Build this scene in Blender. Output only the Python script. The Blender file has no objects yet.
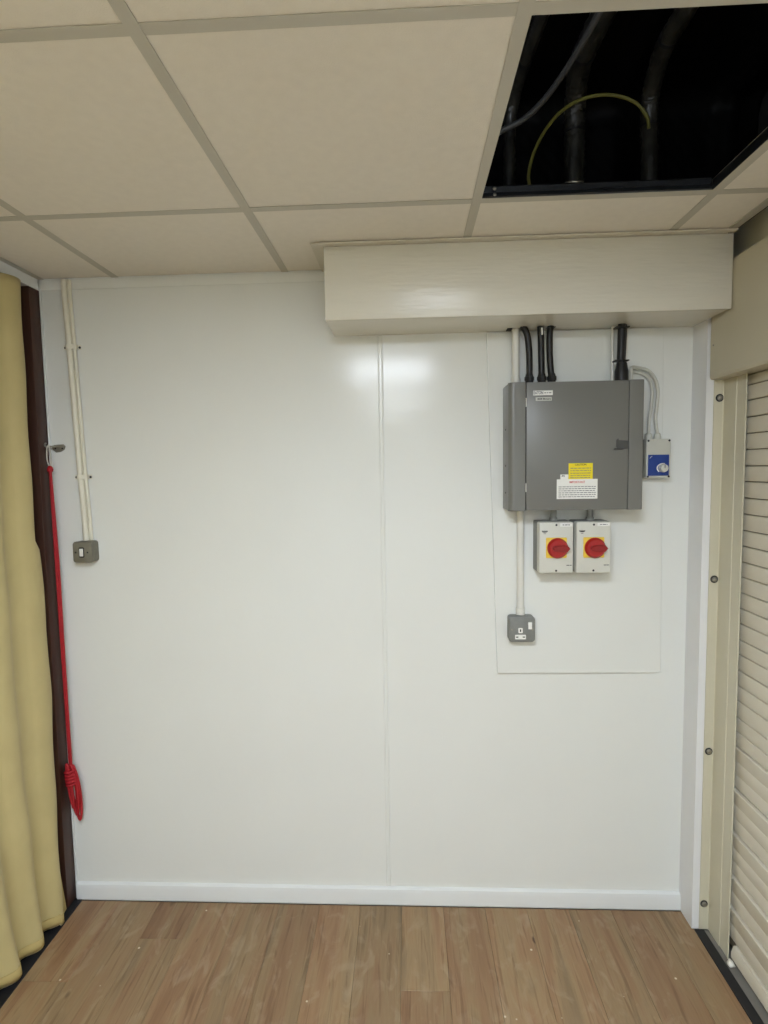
import bpy, bmesh, math, random
from mathutils import Vector, Matrix
random.seed(7)
S = bpy.context.scene
COL = S.collection

# ------------------------------------------------------------------ camera
cam_d = bpy.data.cameras.new('camera')
cam = bpy.data.objects.new('camera', cam_d)
COL.objects.link(cam)
cam_d.sensor_fit = 'HORIZONTAL'
cam_d.sensor_width = 36.0
cam_d.lens = 26.0245
cam_d.clip_start = 0.02
R_ = Vector((0.998930, 0.043189, -0.016518)); U_ = Vector((0.013164, 0.076818, 0.996958)); F_ = Vector((-0.044326, 0.996109, -0.076167))
m = Matrix((( R_.x, U_.x, -F_.x, 0.0), (R_.y, U_.y, -F_.y, -1.956), (R_.z, U_.z, -F_.z, 1.6144), (0, 0, 0, 1)))
cam.matrix_world = m
S.camera = cam

# ------------------------------------------------------------------ world, exposure
w = bpy.data.worlds.new('world'); S.world = w
w.use_nodes = True
w.node_tree.nodes['Background'].inputs[0].default_value = (0.6, 0.65, 0.7, 1)
w.node_tree.nodes['Background'].inputs[1].default_value = 0.0
S.view_settings.view_transform = 'Standard'
S.view_settings.look = 'None'
S.view_settings.gamma = 1.0
S.view_settings.exposure = 0.0
S.view_settings.use_curve_mapping = False
LAMP_STRENGTH = 44.0
LAMP_COLOR = (0.955, 1.045, 1.165, 1)

# ------------------------------------------------------------------ room numbers (metres)
H = 2.2996          # underside of the ceiling grid
XL, XR = -1.288, 0.9667
YR = -4.6585        # rear wall
GX = [-1.015, -0.415, 0.185, 0.785]
GY = [-0.4585 - 0.6 * k for k in range(8)]

# ------------------------------------------------------------------ materials
def lin(c):
    f = lambda v: v / 12.92 if v <= 0.04045 else ((v + 0.055) / 1.055) ** 2.4
    return tuple(f(v / 255.0) for v in c)

def mat(name, rgb, rough=0.5, metal=0.0, var=0.04, vscale=6.0, bump=0.0, bscale=200.0, spec=0.5, sheen=0.0, stretch=(1, 1, 1), rgb2=None, coat=0.0):
    M = bpy.data.materials.new(name); M.use_nodes = True
    nt = M.node_tree; N = nt.nodes; L = nt.links
    b = N['Principled BSDF']
    c = lin(rgb)
    tc = N.new('ShaderNodeTexCoord'); mp = N.new('ShaderNodeMapping')
    mp.inputs['Scale'].default_value = stretch
    L.new(tc.outputs['Object'], mp.inputs['Vector'])
    n = N.new('ShaderNodeTexNoise'); n.inputs['Scale'].default_value = vscale; n.inputs['Detail'].default_value = 5
    L.new(mp.outputs[0], n.inputs['Vector'])
    r = N.new('ShaderNodeValToRGB')
    c2 = lin(rgb2) if rgb2 else tuple(min(1, v * (1 + var)) for v in c)
    c1 = c if rgb2 else tuple(v * (1 - var) for v in c)
    r.color_ramp.elements[0].position = 0.3; r.color_ramp.elements[1].position = 0.7
    r.color_ramp.elements[0].color = (*c1, 1); r.color_ramp.elements[1].color = (*c2, 1)
    L.new(n.outputs['Fac'], r.inputs['Fac']); L.new(r.outputs['Color'], b.inputs['Base Color'])
    b.inputs['Roughness'].default_value = rough; b.inputs['Metallic'].default_value = metal
    b.inputs['Specular IOR Level'].default_value = spec
    if sheen: b.inputs['Sheen Weight'].default_value = sheen
    if coat: b.inputs['Coat Weight'].default_value = coat; b.inputs['Coat Roughness'].default_value = 0.15
    if bump:
        n2 = N.new('ShaderNodeTexNoise'); n2.inputs['Scale'].default_value = bscale; n2.inputs['Detail'].default_value = 3
        L.new(mp.outputs[0], n2.inputs['Vector'])
        bp = N.new('ShaderNodeBump'); bp.inputs['Strength'].default_value = bump; bp.inputs['Distance'].default_value = 0.002
        L.new(n2.outputs['Fac'], bp.inputs['Height']); L.new(bp.outputs['Normal'], b.inputs['Normal'])
    return M

MT = {}
MT['wall'] = mat('gloss_white_wall_paint', (228, 230, 226), 0.165, var=0.012, vscale=3, bump=0.22, bscale=26, spec=0.31)
MT['wall_strip'] = mat('white_strip_paint', (226, 227, 222), 0.34, var=0.012)
MT['skirting'] = mat('white_skirting_gloss', (228, 231, 231), 0.25, var=0.01, bump=0.1, bscale=40)
MT['box'] = mat('cream_brushed_paint', (222, 219, 207), 0.24, var=0.02, vscale=4, bump=0.55, bscale=14, stretch=(1, 1, 7))
MT['reveal'] = mat('bounce_tinted_white', (230, 231, 232), 0.45, var=0.015)  # white return, its bluish bounce light put into the base colour
MT['tile'] = mat('ceiling_tile_mineral', (232, 227, 218), 0.9, var=0.02, vscale=40, bump=0.35, bscale=420)
MT['tee'] = mat('ceiling_tee_enamel', (191, 188, 178), 0.5, var=0.01)
MT['trim'] = mat('angle_trim_enamel', (214, 209, 196), 0.45, var=0.01)
MT['deck'] = mat('dark_roof_deck', (30, 29, 27), 0.9, var=0.2)
MT['subfloor'] = mat('grey_concrete', (120, 116, 108), 0.9, var=0.1, vscale=12)
MT['black_strip'] = mat('black_rubber_strip', (26, 26, 29), 0.6, var=0.15, vscale=30)
MT['brown'] = mat('dark_brown_stained_wood', (66, 40, 30), 0.45, var=0.18, vscale=10, stretch=(6, 6, 0.4), bump=0.15, bscale=60)
MT['curtain'] = mat('khaki_curtain_cloth', (194, 179, 128), 0.95, var=0.045, vscale=9, bump=0.25, bscale=700, spec=0.1, sheen=0.15)
MT['hem'] = mat('khaki_hem_cloth', (184, 165, 110), 0.95, var=0.05, vscale=20, bump=0.25, bscale=700, spec=0.1)
MT['cream'] = mat('cream_shutter_enamel', (205, 200, 178), 0.42, var=0.025, vscale=4)
MT['hood'] = mat('cream_hood_enamel', (199, 192, 170), 0.45, var=0.02, vscale=3)
MT['slat'] = mat('cream_slat_enamel', (216, 212, 198), 0.45, var=0.05, vscale=5, rgb2=(208, 200, 182))
MT['slat_end'] = mat('dark_slat_groove', (118, 110, 92), 0.8, var=0.1)
MT['grey'] = mat('grey_cabinet_enamel', (116, 116, 112), 0.34, var=0.015, bump=0.06, bscale=300)
MT['darkgrey'] = mat('dark_grey_plastic', (72, 73, 72), 0.5)
MT['gap'] = mat('dark_cabinet_recess', (46, 46, 46), 0.8)
MT['isobase'] = mat('mid_grey_plastic', (138, 140, 137), 0.5)
MT['isocover'] = mat('pale_grey_plastic', (212, 212, 203), 0.4, var=0.01)
MT['yellow'] = mat('yellow_plate_plastic', (236, 200, 70), 0.45)
MT['ylabel'] = mat('yellow_label_vinyl', (238, 218, 22), 0.45, var=0.02)
MT['red'] = mat('red_knob_plastic', (168, 26, 26), 0.35)
MT['darkred'] = mat('dark_red_handle_plastic', (140, 20, 22), 0.4)
MT['paper'] = mat('white_label_vinyl', (236, 236, 232), 0.5, var=0.01)
MT['silverlabel'] = mat('silver_label_vinyl', (196, 196, 190), 0.45, var=0.01)
MT['ink'] = mat('black_ink', (34, 34, 40), 0.6)
MT['greyink'] = mat('grey_ink', (120, 120, 124), 0.6)
MT['redink'] = mat('red_ink', (200, 50, 50), 0.6)
MT['blueink'] = mat('blue_ink', (22, 30, 70), 0.6)
MT['blue'] = mat('blue_panel_plastic', (30, 62, 138), 0.4)
MT['metalclad'] = mat('grey_metalclad_enamel', (124, 126, 123), 0.45, var=0.06, vscale=60, bump=0.15, bscale=300)
MT['oldmetal'] = mat('worn_metalclad', (124, 121, 108), 0.45, metal=0.25, var=0.12, vscale=50, bump=0.15, bscale=250)
MT['white'] = mat('white_switch_plastic', (238, 238, 234), 0.35, var=0.01)
MT['conduit'] = mat('white_pvc_conduit', (222, 221, 214), 0.4, var=0.01)
MT['creamcable'] = mat('cream_painted_cable', (224, 221, 205), 0.4, var=0.03, vscale=20)
MT['greycable'] = mat('light_grey_cable', (200, 200, 190), 0.45)
MT['blackcable'] = mat('black_cable_sheath', (22, 22, 23), 0.45)
MT['steel'] = mat('zinc_steel', (170, 168, 160), 0.3, metal=0.9, var=0.1, vscale=60)
MT['dullsteel'] = mat('dull_steel', (150, 147, 136), 0.45, metal=0.6, var=0.12, vscale=60)
MT['blackmetal'] = mat('black_steel_frame', (46, 49, 55), 0.3, metal=0.4, var=0.15, vscale=14)
MT['polythene'] = mat('black_polythene', (9, 9, 9), 0.5, var=0.35, vscale=14, bump=0.5, bscale=50, spec=0.05, stretch=(1, 0.3, 0.3))
MT['wrap'] = mat('black_foil_pipe_wrap', (40, 39, 34), 0.36, var=0.5, vscale=30, bump=1.0, bscale=55, spec=0.45, stretch=(1, 0.6, 0.6))
MT['ropered'] = mat('red_rope_braid', (170, 22, 34), 0.6, var=0.12, vscale=120, bump=0.6, bscale=500)
MT['string'] = mat('pale_string', (200, 196, 186), 0.7)
MT['ycable'] = mat('green_yellow_cable', (96, 94, 36), 0.5)
MT['vcable'] = mat('grey_flat_cable', (70, 71, 70), 0.5)
MT['plaster'] = mat('white_plaster_crumb', (228, 224, 214), 0.9, var=0.06, vscale=60, bump=0.5, bscale=200)
MT['lampframe'] = mat('white_lamp_frame', (232, 232, 230), 0.4)

def diffuser_mat():
    M = bpy.data.materials.new('lit_lamp_diffuser'); M.use_nodes = True
    nt = M.node_tree; nt.nodes.clear()
    o = nt.nodes.new('ShaderNodeOutputMaterial'); e = nt.nodes.new('ShaderNodeEmission')
    e.inputs[0].default_value = LAMP_COLOR; e.inputs[1].default_value = LAMP_STRENGTH
    nt.links.new(e.outputs[0], o.inputs[0])
    return M
MT['diffuser'] = diffuser_mat()

def plank_mat():
    M = bpy.data.materials.new('oak_vinyl_plank'); M.use_nodes = True
    nt = M.node_tree; N = nt.nodes; L = nt.links; b = N['Principled BSDF']
    tc = N.new('ShaderNodeTexCoord'); oi = N.new('ShaderNodeObjectInfo')
    geo = N.new('ShaderNodeNewGeometry')
    off = N.new('ShaderNodeVectorMath'); off.operation = 'SCALE'; off.inputs[0].default_value = (37.0, 71.0, 13.0)
    L.new(oi.outputs['Random'], off.inputs['Scale'])
    add = N.new('ShaderNodeVectorMath'); add.operation = 'ADD'
    L.new(tc.outputs['Object'], add.inputs[0]); L.new(off.outputs[0], add.inputs[1])
    def noise(scale, sx, sy, det=5, dist=0.0, src=add.outputs[0]):
        mp = N.new('ShaderNodeMapping'); mp.inputs['Scale'].default_value = (sx, sy, 1)
        L.new(src, mp.inputs['Vector'])
        n = N.new('ShaderNodeTexNoise'); n.inputs['Scale'].default_value = scale; n.inputs['Detail'].default_value = det
        n.inputs['Distortion'].default_value = dist
        L.new(mp.outputs[0], n.inputs['Vector']); return n
    def ramp(src, stops):
        r = N.new('ShaderNodeValToRGB'); e = r.color_ramp.elements
        while len(e) < len(stops): e.new(0.5)
        for i, (p_, c_) in enumerate(stops): e[i].position = p_; e[i].color = (*lin(c_), 1)
        L.new(src, r.inputs['Fac']); return r
    broad = noise(3.4, 4.2, 0.5, 5, 0.9)
    r1 = ramp(broad.outputs['Fac'], [(0.30, (136, 103, 74)), (0.43, (148, 117, 86)), (0.56, (152, 127, 94)), (0.70, (132, 111, 83))])
    grain = noise(15, 5.0, 0.30, 6, 0.5)
    r2 = ramp(grain.outputs['Fac'], [(0.32, (206, 196, 184)), (0.46, (255, 255, 255)), (0.7, (240, 238, 232))])
    mix = N.new('ShaderNodeMixRGB'); mix.blend_type = 'MULTIPLY'; mix.inputs[0].default_value = 0.8
    L.new(r1.outputs[0], mix.inputs[1]); L.new(r2.outputs[0], mix.inputs[2])
    hs = N.new('ShaderNodeHueSaturation')
    mr = N.new('ShaderNodeMapRange'); mr.inputs['To Min'].default_value = 0.88; mr.inputs['To Max'].default_value = 1.10
    L.new(oi.outputs['Random'], mr.inputs['Value']); L.new(mr.outputs[0], hs.inputs['Value'])
    L.new(mix.outputs[0], hs.inputs['Color'])
    # knots
    kn = noise(7, 2.2, 0.9, 2, 0.2)
    r3 = ramp(kn.outputs['Fac'], [(0.24, (120, 90, 66)), (0.30, (255, 255, 255))])
    mk = N.new('ShaderNodeMixRGB'); mk.blend_type = 'MULTIPLY'; mk.inputs[0].default_value = 0.8
    L.new(hs.outputs[0], mk.inputs[1]); L.new(r3.outputs[0], mk.inputs[2])
    # dusty scuffs and plaster specks, continuous over the floor
    sc = noise(16, 1.0, 0.55, 6, 1.2, geo.outputs['Position'])
    r4 = ramp(sc.outputs['Fac'], [(0.55, (0, 0, 0)), (0.75, (150, 150, 150))])
    md = N.new('ShaderNodeMixRGB'); md.inputs[2].default_value = (*lin((190, 172, 145)), 1)
    L.new(r4.outputs[0], md.inputs[0]); L.new(mk.outputs[0], md.inputs[1])
    vo = N.new('ShaderNodeTexVoronoi'); vo.inputs['Scale'].default_value = 11
    L.new(geo.outputs['Position'], vo.inputs['Vector'])
    r5 = ramp(vo.outputs['Distance'], [(0.030, (255, 255, 255)), (0.050, (0, 0, 0))])
    ms = N.new('ShaderNodeMixRGB'); ms.inputs[2].default_value = (*lin((214, 200, 176)), 1)
    L.new(r5.outputs[0], ms.inputs[0]); L.new(md.outputs[0], ms.inputs[1])
    L.new(ms.outputs[0], b.inputs['Base Color'])
    b.inputs['Roughness'].default_value = 0.48
    bp = N.new('ShaderNodeBump'); bp.inputs['Strength'].default_value = 0.12; bp.inputs['Distance'].default_value = 0.001
    L.new(grain.outputs['Fac'], bp.inputs['Height']); L.new(bp.outputs[0], b.inputs['Normal'])
    return M
MT['plank'] = plank_mat()

# ------------------------------------------------------------------ shape helpers (world coordinates)
def new(): return bmesh.new()

def box(bm, x0, x1, y0, y1, z0, z1, bev=0.0, seg=2):
    t = bmesh.new()
    bmesh.ops.create_cube(t, size=1)
    for v in t.verts:
        v.co = Vector(((x0 + x1) / 2 + v.co.x * (x1 - x0), (y0 + y1) / 2 + v.co.y * (y1 - y0), (z0 + z1) / 2 + v.co.z * (z1 - z0)))
    if bev: bmesh.ops.bevel(t, geom=t.edges[:], offset=bev, segments=seg, affect='EDGES', profile=0.5)
    merge(bm, t); return bm

def merge(bm, t):
    me = bpy.data.meshes.new('tmp'); t.to_mesh(me); t.free(); bm.from_mesh(me); bpy.data.meshes.remove(me)

def loop_prism(bm, ring, d, cap=True):
    """extrude a closed 3-D ring along vector d"""
    a = [bm.verts.new(Vector(p)) for p in ring]; b = [bm.verts.new(Vector(p) + Vector(d)) for p in ring]
    n = len(ring)
    for i in range(n): bm.faces.new((a[i], a[(i + 1) % n], b[(i + 1) % n], b[i]))
    if cap: bm.faces.new(a[::-1]); bm.faces.new(b)
    return bm

def spline(pts, n=8):
    P = [Vector(p) for p in pts]
    if len(P) < 3: return P
    out = []
    for i in range(len(P) - 1):
        p0 = P[max(i - 1, 0)]; p1 = P[i]; p2 = P[i + 1]; p3 = P[min(i + 2, len(P) - 1)]
        for k in range(n):
            t = k / n
            out.append(0.5 * ((2 * p1) + (p2 - p0) * t + (2 * p0 - 5 * p1 + 4 * p2 - p3) * t * t + (3 * p1 - p0 - 3 * p2 + p3) * t ** 3))
    out.append(P[-1]); return out

def tube(bm, pts, r, seg=12, smooth=8, flat=1.0):
    P = spline(pts, smooth) if smooth else [Vector(p) for p in pts]
    rings = []; prev = None
    for i, p in enumerate(P):
        t = (P[min(i + 1, len(P) - 1)] - P[max(i - 1, 0)]).normalized()
        if prev is None:
            a = Vector((0, 1, 0)) if abs(t.y) < 0.9 else Vector((1, 0, 0))
            n1 = (a - t * a.dot(t)).normalized()
        else: n1 = (prev - t * prev.dot(t)).normalized()
        prev = n1; n2 = t.cross(n1)
        rr = r[min(i * len(r) // len(P), len(r) - 1)] if isinstance(r, (list, tuple)) else r
        rings.append([bm.verts.new(p + n1 * math.cos(2 * math.pi * k / seg) * rr * flat + n2 * math.sin(2 * math.pi * k / seg) * rr) for k in range(seg)])
    for i in range(len(rings) - 1):
        for k in range(seg):
            bm.faces.new((rings[i][k], rings[i][(k + 1) % seg], rings[i + 1][(k + 1) % seg], rings[i + 1][k]))
    bm.faces.new(rings[0][::-1]); bm.faces.new(rings[-1])
    return bm

def lathe(bm, prof, c, axis, seg=24):
    """profile [(radius, height)] turned about axis through c"""
    ax = Vector(axis).normalized()
    a = Vector((0, 0, 1)) if abs(ax.z) < 0.9 else Vector((1, 0, 0))
    n1 = (a - ax * a.dot(ax)).normalized(); n2 = ax.cross(n1); c = Vector(c)
    rings = []
    for r, h in prof:
        rings.append([bm.verts.new(c + ax * h + (n1 * math.cos(2 * math.pi * k / seg) + n2 * math.sin(2 * math.pi * k / seg)) * max(r, 1e-5)) for k in range(seg)])
    for i in range(len(rings) - 1):
        for k in range(seg):
            bm.faces.new((rings[i][k], rings[i][(k + 1) % seg], rings[i + 1][(k + 1) % seg], rings[i + 1][k]))
    bm.faces.new(rings[0][::-1]); bm.faces.new(rings[-1])
    return bm

def rrect(x0, x1, z0, z1, r, y, n=5):
    out = []
    for cx, cz, a0 in ((x1 - r, z1 - r, 0), (x0 + r, z1 - r, 90), (x0 + r, z0 + r, 180), (x1 - r, z0 + r, 270)):
        for k in range(n + 1):
            a = math.radians(a0 + 90 * k / n); out.append((cx + r * math.cos(a), y, cz + r * math.sin(a)))
    return out

def plate(bm, x0, x1, z0, z1, r, yback, yfront, bev=0.0):
    """rounded plate on the wall: from yback out to yfront (towards the viewer), with softened front edge"""
    if not bev:
        return loop_prism(bm, rrect(x0, x1, z0, z1, r, yback), (0, yfront - yback, 0))
    rs = [rrect(x0, x1, z0, z1, r, yback), rrect(x0, x1, z0, z1, r, yfront + bev),
          rrect(x0 + bev * 0.3, x1 - bev * 0.3, z0 + bev * 0.3, z1 - bev * 0.3, max(r - bev * 0.3, 1e-4), yfront + bev * 0.3),
          rrect(x0 + bev, x1 - bev, z0 + bev, z1 - bev, max(r - bev, 1e-4), yfront)]
    V = [[bm.verts.new(p) for p in q] for q in rs]; n = len(V[0])
    for i in range(3):
        for k in range(n): bm.faces.new((V[i][k], V[i][(k + 1) % n], V[i + 1][(k + 1) % n], V[i + 1][k]))
    bm.faces.new(V[0][::-1]); bm.faces.new(V[-1])
    return bm

WORLD = {}
def root(name, loc, label, cat, group=None):
    o = bpy.data.objects.new(name, None); COL.objects.link(o); o.location = loc; o.empty_display_size = 0.05
    WORLD[o] = Vector(loc); tag(o, label, cat, group); return o

def tag(o, label=None, cat=None, group=None, kind=None):
    if label: o['label'] = label
    if cat: o['category'] = cat
    if group: o['group'] = group
    if kind: o['kind'] = kind
    return o

def obj(name, bm, material, parent=None, label=None, smooth=30, origin=None):
    bmesh.ops.recalc_face_normals(bm, faces=bm.faces[:])
    lo = Vector((min(v.co.x for v in bm.verts), min(v.co.y for v in bm.verts), min(v.co.z for v in bm.verts)))
    hi = Vector((max(v.co.x for v in bm.verts), max(v.co.y for v in bm.verts), max(v.co.z for v in bm.verts)))
    c = Vector(origin) if origin else Vector(((lo.x + hi.x) / 2, (lo.y + hi.y) / 2, lo.z))
    bmesh.ops.translate(bm, verts=bm.verts[:], vec=-c)
    me = bpy.data.meshes.new(name); 
    if smooth:
        for f in bm.faces: f.smooth = True
        lim = math.radians(smooth)
        for e in bm.edges:
            if len(e.link_faces) == 2 and e.calc_face_angle(0) > lim: e.smooth = False
    bm.to_mesh(me); bm.free()
    me.materials.append(MT[material])
    o = bpy.data.objects.new(name, me); COL.objects.link(o)
    WORLD[o] = c
    if parent: o.parent = parent; o.location = c - WORLD[parent]
    else: o.location = c
    if label: o['label'] = label
    return o

def clone(src, name, c, parent):
    o = src.copy(); COL.objects.link(o); o.name = name; o.parent = parent
    WORLD[o] = Vector(c); o.location = Vector(c) - (WORLD[parent] if parent else Vector((0, 0, 0))); return o

def text(name, body, size, x, y, z, material, parent, width=None, dz=0.0):
    """flat lettering on a face looking towards -Y, centred at x, z"""
    cu = bpy.data.curves.new('txt', 'FONT'); cu.body = body; cu.size = size; cu.align_x = 'CENTER'; cu.align_y = 'CENTER'
    cu.extrude = 0.0001; cu.offset = size * 0.015
    t = bpy.data.objects.new('txt', cu); COL.objects.link(t)
    bpy.context.view_layer.update()
    me = bpy.data.meshes.new_from_object(t.evaluated_get(bpy.context.evaluated_depsgraph_get()))
    bpy.data.objects.remove(t); bpy.data.curves.remove(cu)
    bm = bmesh.new(); bm.from_mesh(me); bpy.data.meshes.remove(me)
    xs = [v.co.x for v in bm.verts]; ww = max(xs) - min(xs)
    k = (width / ww) if width else 1.0
    for v in bm.verts: v.co = Vector((x + v.co.x * k, y - v.co.z, z + v.co.y))
    return obj(name, bm, material, parent, smooth=0)

def dashes(name, x0, x1, zs, hgt, y, material, parent, seed=1, gap=0.0022):
    """lines of small print too small to read: short word-length strokes"""
    rnd = random.Random(seed); bm = new()
    for z in zs:
        x = x0
        while x < x1 - 0.002:
            l = min(rnd.uniform(0.004, 0.012), x1 - x)
            box(bm, x, x + l, y - 0.0002, y, z - hgt / 2, z + hgt / 2); x += l + gap
    return obj(name, bm, material, parent, smooth=0)

# ================================================================== STRUCTURE
# ---- floor
fl = obj('floor', box(new(), -1.95, 1.45, YR - 0.1, 0.1, -0.15, -0.012), 'subfloor', smooth=0)
tag(fl, 'brown oak effect plank floor in front of the white wall', None, kind='structure')
PW, PL = 0.152, 0.914
px = -1.260; ci = 0
while px < 0.9735:
    x1 = min(px + PW, 0.974)
    ytop = -0.0155
    y = ytop + random.choice([0.23, 0.41, 0.58, 0.75, 0.12, 0.33])
    while y > YR:
        ya = min(y, ytop); yb = max(y - PL, YR + 0.001)
        if ya - yb > 0.02:
            bm = box(new(), px + 0.0003, x1 - 0.0003, yb + 0.0003, ya - 0.0003, -0.012, 0.0)
            bmesh.ops.bevel(bm, geom=[e for e in bm.edges if all(v.co.z > -0.001 for v in e.verts)], offset=0.0007, segments=1, affect='EDGES')
            obj('plank', bm, 'plank', fl, smooth=0)
        y -= PL
    px += PW; ci += 1
o = obj('trim_1', box(new(), -1.318, -1.2605, YR + 0.02, -0.002, -0.011, 0.002, 0.001, 1), 'black_strip', smooth=0); tag(o, 'black floor edging strip under the khaki curtain', kind='structure')
o = obj('trim_2', box(new(), 0.9745, 1.006, YR + 0.02, -0.0965, -0.011, 0.003, 0.001, 1), 'black_strip', smooth=0); tag(o, 'black floor edging strip along the roller shutter', kind='structure')

# ---- back wall: backing, painted sheets, joint strip, backing board
wb = obj('wall_back', box(new(), -1.95, 1.45, 0.006, 0.12, -0.15, 2.8), 'wall', smooth=0)
tag(wb, 'white gloss painted panel wall behind the grey cabinet', kind='structure')
obj('wall_panel', box(new(), XL + 0.0065, -0.0985, 0.0, 0.007, 0.001, H + 0.02), 'wall', wb, smooth=0)
obj('wall_panel', box(new(), -0.0835, XR + 0.03, 0.0, 0.007, 0.001, H + 0.02), 'wall', wb, smooth=0)
bm = new()   # slim H-section joint cover with a shallow hollow face
loop_prism(bm, [(-0.100, 0.004, 0.071), (-0.100, -0.0035, 0.071), (-0.0972, -0.0045, 0.071), (-0.0950, -0.0025, 0.071), (-0.0870, -0.0025, 0.071), (-0.0848, -0.0045, 0.071), (-0.0820, -0.0035, 0.071), (-0.0820, 0.004, 0.071)], (0, 0, 2.075 - 0.071))
obj('joint_strip', bm, 'wall', wb, 'white vertical joint strip', smooth=0)
bm = new()   # thin painted board behind the switchgear, slightly out of square
loop_prism(bm, [(0.273, -0.0120, 2.073), (0.309, -0.0120, 0.884), (0.870, -0.0120, 0.886), (0.878, -0.0120, 0.892), (0.863, -0.0120, 2.073)], (0, 0.0119, 0))
bmesh.ops.bevel(bm, geom=[e for e in bm.edges if all(v.co.y < -0.0115 for v in e.verts)], offset=0.0008, segments=1, affect='EDGES')
obj('backing_board', bm, 'wall', wb, 'thin white board behind the switchgear')
bm = new(); box(bm, XL - 0.0005, XL + 0.0065, -0.006, 0.006, 0.001, H - 0.03, 0.0015, 2)
obj('edge_bead', bm, 'skirting', wb, 'bright white bead at the left wall edge')
# skirting with bevelled top
bm = new(); prof = [(0, -0.001), (-0.0125, -0.001), (-0.0145, 0.004), (-0.0145, 0.045), (-0.0135, 0.052), (-0.0120, 0.060), (-0.005, 0.064), (0, 0.0645)]
loop_prism(bm, [(XL + 0.007, y - 0.0001, z + 0.001) for y, z in prof], (XR - XL - 0.0075, 0, 0))
o = obj('baseboard_back', bm, 'skirting', smooth=20); tag(o, 'white gloss skirting board along the foot of the wall', kind='structure')
# wall angle under the ceiling
bm = new(); loop_prism(bm, [(XL + 0.002, -0.0002, H - 0.037), (XL + 0.002, -0.0032, H - 0.037), (XL + 0.002, -0.004, H - 0.034), (XL + 0.002, -0.0025, H - 0.004), (XL + 0.002, -0.0002, H - 0.003)], (-0.250 - XL - 0.004, 0, 0))
o = obj('trim_3', bm, 'wall', smooth=20); tag(o, 'slim painted trim where the wall meets the ceiling left of the boxing', kind='structure')

# ---- right reveal, wall pieces and an added light seal behind the shutter
wr = obj('wall_right', box(new(), XR, 1.45, -0.0921, -0.0002, 0.001, 2.296), 'reveal', smooth=0)
tag(wr, 'white wall return with a cool light tint in its colour, beside the shutter guide', kind='structure')
obj('fascia', box(new(), 1.03, 1.45, YR, -0.093, 2.229, 2.34), 'hood', wr, smooth=0)
obj('void_bulkhead', box(new(), 1.03, 1.45, YR, -0.001, 2.341, 2.8), 'deck', wr, smooth=0)
obj('light_leak_wall', box(new(), 1.33, 1.45, YR, -0.093, -0.011, 2.23), 'wall', wr, smooth=0)  # unseen wall added outside the shutter to stop light leaking in
obj('far_pier', box(new(), XR, 1.33, YR, -2.93, 0.0, 2.229), 'wall', wr, smooth=0)
o = obj('trim_4', box(new(), XR - 0.024, XR + 0.001, YR, -0.2385, H - 0.0012, H + 0.03), 'tee', smooth=0); tag(o, 'ceiling edge angle above the shutter hood', kind='structure')
# ---- left and rear
wl = obj('wall_left', box(new(), -1.95, -1.85, YR, 0.005, -0.011, 2.8), 'wall', smooth=0); tag(wl, 'white wall hidden behind the curtain', kind='structure')
obj('near_pier', box(new(), -1.85, XL, YR, -3.2, -0.011, 2.8), 'wall', wl, smooth=0)
o = obj('wall_rear', box(new(), -1.95, 1.45, YR - 0.1, YR - 0.001, -0.011, 2.8), 'wall', smooth=0); tag(o, 'white wall behind the viewer', kind='structure')

# ---- ceiling: dark deck, tees, lay-in tiles
ce = obj('ceiling', box(new(), XL - 0.002, XL + 0.020, YR, -0.005, H - 0.0012, H - 0.0001), 'tee', smooth=0)
tag(ce, 'suspended ceiling of cream lay-in tiles with one tile missing', kind='structure')
dk = obj('ceiling', box(new(), -1.95, 1.45, YR, 0.1, 2.80, 2.9), 'deck', smooth=0)
tag(dk, 'dark roof deck above the suspended ceiling', kind='structure')
OPEN = (3, 1)          # column, row of the missing tile
LAMPS = [(2, 3), (2, 6)]
xs = [XL] + GX + [XR]; ys = [0.0] + GY
for x in GX:
    bm = new(); box(bm, x - 0.012, x + 0.012, YR, 0.0, H, H + 0.0012); box(bm, x - 0.0008, x + 0.0008, YR, 0.0, H + 0.0012, H + 0.038)
    obj('main_tee', bm, 'tee', ce, smooth=0)
for y in GY[:-1]:
    for i in range(len(xs) - 1):
        a = xs[i] + (0.0121 if i else 0.0); b = xs[i + 1] - (0.0121 if i < 4 else 0.025)
        bm = new(); box(bm, a, b, y - 0.012, y + 0.012, H + 0.0003, H + 0.0014)
        box(bm, a, b, y - 0.0008, y + 0.0008, H + 0.0014, H + 0.036)
        obj('cross_tee', bm, 'tee', ce, smooth=0)
rt = random.Random(3)
for i in range(len(xs) - 1):
    for j in range(len(ys) - 1):
        if (i, j) == OPEN or (i, j) in LAMPS: continue
        x0, x1 = xs[i] + 0.003, xs[i + 1] - 0.003; y0, y1 = ys[j + 1] + 0.003, ys[j] - 0.003
        z = H + 0.0016 + rt.uniform(0, 0.0008)
        bm = box(new(), x0, x1, y0, y1, z, z + 0.014)
        obj('ceiling_tile', bm, 'tile', ce, smooth=0)
# void shell over the whole ceiling stays dark; hidden end walls
# angle trim round the top of the boxing
bm = new(); box(bm, -0.286, XR + 0.004, -0.2385, -0.2165, H - 0.0052, H - 0.0008)
o = obj('trim_5', bm, 'trim', smooth=0); tag(o, 'thin angle trim along the top front edge of the boxing', kind='structure')
bm = new(); box(bm, -0.286, -0.2500, -0.216, -0.0045, H - 0.0048, H - 0.0008)
o = obj('trim_6', bm, 'trim', smooth=0); tag(o, 'thin angle trim along the left end of the boxing', kind='structure')
# white head rail over the curtain
bm = new(); box(bm, -1.36, XL, -3.19, -0.0045, 2.262, H + 0.03, 0.0015, 1)
o = obj('trim_7', bm, 'skirting', smooth=0); tag(o, 'white head rail above the khaki curtain', kind='structure')

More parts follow.
